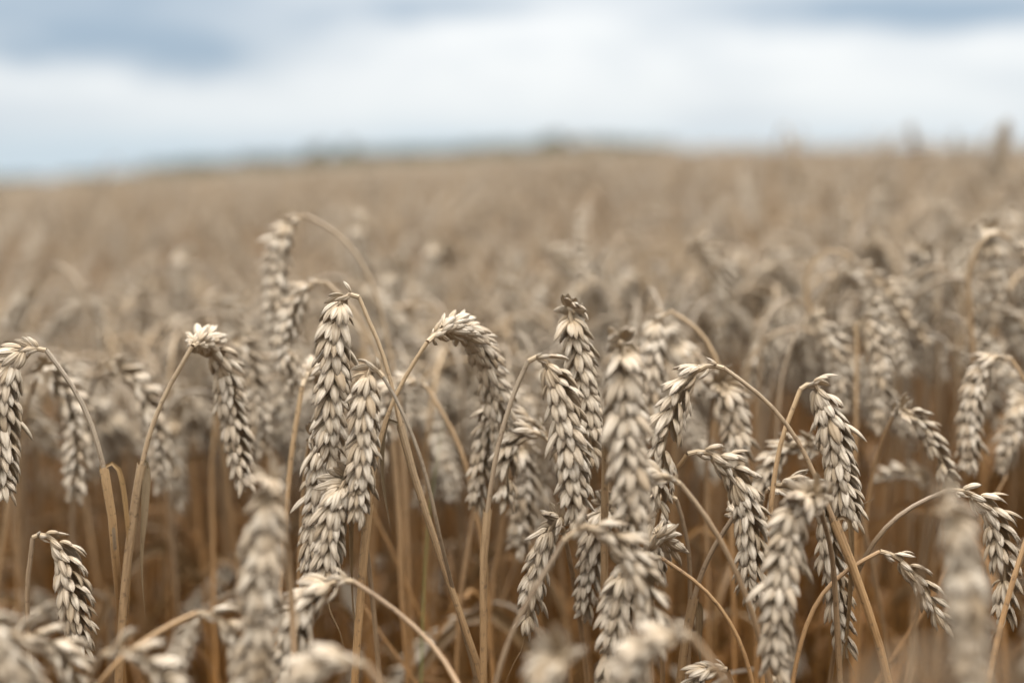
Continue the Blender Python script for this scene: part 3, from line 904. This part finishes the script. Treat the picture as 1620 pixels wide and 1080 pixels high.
W('blurred stump like wheat stalk with small pale bent top, right of centre',
  [(1190, 900), (1196, 650), (1202, 540), (1206, 498)], [(1216, 486), (1230, 520), (1234, 560)], 1.1, 40, .9, tint=.1, r=1.2)

W('blurred wheat ear hanging from a loop just left of the thick arch at right',
  [(1300, 900), (1296, 560), (1290, 440), (1278, 395)], [(1262, 384), (1248, 410), (1244, 450), (1246, 500)], 1.35, 40, 1.2, r=.8)
W('blurred pale wheat ear high at right, its short top above its neighbours',
  [(1420, 800), (1418, 450), (1414, 320)], [(1402, 292), (1394, 320), (1392, 365), (1396, 400)], 1.6, 60, 1.2)
W('blurred wheat ear hanging near the right edge below the tall upright one',
  [(1660, 800), (1650, 480), (1632, 380)], [(1612, 352), (1600, 385), (1598, 430), (1602, 480)], 1.25, 50, 1.2)
W('blurred wheat ear curving right above the straight pale vertical stalk',
  [(1440, 900), (1425, 600), (1420, 500), (1440, 468)], [(1462, 462), (1478, 495), (1480, 540), (1474, 590)], 1.08, 30, 1.1)
W('blurred wheat ear behind the topped ear, arching left at centre',
  [(1020, 900), (1010, 620), (990, 500), (962, 452)], [(938, 446), (915, 470), (905, 520), (908, 560)], 1.15, 25, 1.15)
W('blurred pale wheat ear right of the high looping stalk, hanging straight',
  [(640, 900), (628, 560), (612, 410), (594, 362)], [(574, 350), (566, 385), (570, 430), (576, 470)], 1.3, 55, 1.2)
W('blurred wheat ear in the gap between the looping stalk and the centre arch',
  [(670, 900), (660, 560), (650, 450)], [(632, 412), (620, 445), (618, 490), (624, 530)], 1.2, 65, 1.15)
W('blurred wheat ear arching right, above the nodding ear on the pale stalk',
  [(270, 900), (285, 620), (300, 520), (322, 488)], [(346, 478), (372, 500), (388, 540), (394, 590)], 1.1, 20, 1.15)
W('blurred wheat ear upper left, two thirds of the way to the looping stalk',
  [(330, 800), (322, 500), (312, 420)], [(296, 400), (286, 430), (286, 470), (292, 505)], 1.4, 60, 1.2)
W('blurred wheat ear at far left above the hooked brown stalk',
  [(60, 900), (72, 600), (84, 500), (100, 470)], [(122, 462), (142, 485), (152, 520), (154, 560)], 1.25, 30, 1.15)
W('blurred wheat ear arching left behind the big facing ear',
  [(1100, 900), (1085, 600), (1062, 480), (1030, 440)], [(1004, 440), (985, 462), (976, 500), (978, 545)], 1.25, 20, 1.15)
W('blurred pale wheat ear upright and short, right of the centre right arch',
  [(1205, 800), (1196, 520), (1192, 430)], [(1180, 405), (1170, 430), (1170, 470), (1176, 505)], 1.35, 50, 1.15)


def bare_stalks():
    rng = np.random.default_rng(91)
    n = 0
    while n < 46:
        y = float(rng.uniform(.76, 1.15)); x = float(rng.uniform(-.38, .38) * y)
        b = np.array([x, y, float(terrain(x, y))])
        a = rng.uniform(0, 6.28); ln = R(rng.uniform(6, 34)); L = rng.uniform(.60, .72)
        dv = np.array([math.cos(a), .5 * math.sin(a), 0])
        tip = b + dv * L * math.sin(ln) + [0, 0, L * math.cos(ln)]
        md = b + dv * L * math.sin(ln) * .35 + [0, 0, L * math.cos(ln) * .55] + np.r_[rng.normal(0, .012, 2), 0]
        P = relax(smooth_path([b, md, tip], 24), 2)
        P[1:-1] += rng.normal(0, .0008, (22, 3))
        root = link('straw_stalk', None, None, b)
        tag(root, 'thin bare dry straw leaning between the upright wheat stems', 'straw', 'bare straws leaning among the stems')
        t = rng.random()
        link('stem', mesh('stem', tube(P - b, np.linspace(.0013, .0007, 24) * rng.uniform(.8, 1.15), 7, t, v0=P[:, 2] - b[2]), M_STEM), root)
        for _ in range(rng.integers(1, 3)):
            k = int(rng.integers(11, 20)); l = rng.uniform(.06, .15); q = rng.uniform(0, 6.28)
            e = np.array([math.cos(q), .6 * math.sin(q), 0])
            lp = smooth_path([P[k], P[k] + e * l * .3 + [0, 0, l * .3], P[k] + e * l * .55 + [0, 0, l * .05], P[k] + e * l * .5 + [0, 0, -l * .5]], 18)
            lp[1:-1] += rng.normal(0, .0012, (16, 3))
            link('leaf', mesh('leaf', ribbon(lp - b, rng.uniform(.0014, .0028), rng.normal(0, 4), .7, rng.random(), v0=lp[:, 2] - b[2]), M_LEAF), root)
        n += 1


bare_stalks()


def grass_stalk():
    pts = [at(672, 900, .86), at(685, 770, .86), at(696, 700, .86), at(707, 640, .86)]
    b = pts[0].copy() + [-.01, 0, 0]; b[2] = float(terrain(b[0], b[1]))
    P = smooth_path([b] + pts, 30)
    root = link('grass_stalk', None, None, b)
    tag(root, 'thin green grass blade standing among the dry stalks, just left of centre', 'grass')
    link('blade', mesh('blade', ribbon(P - b, .0013, .5, .4, .6), M_GREEN), root)


grass_stalk()
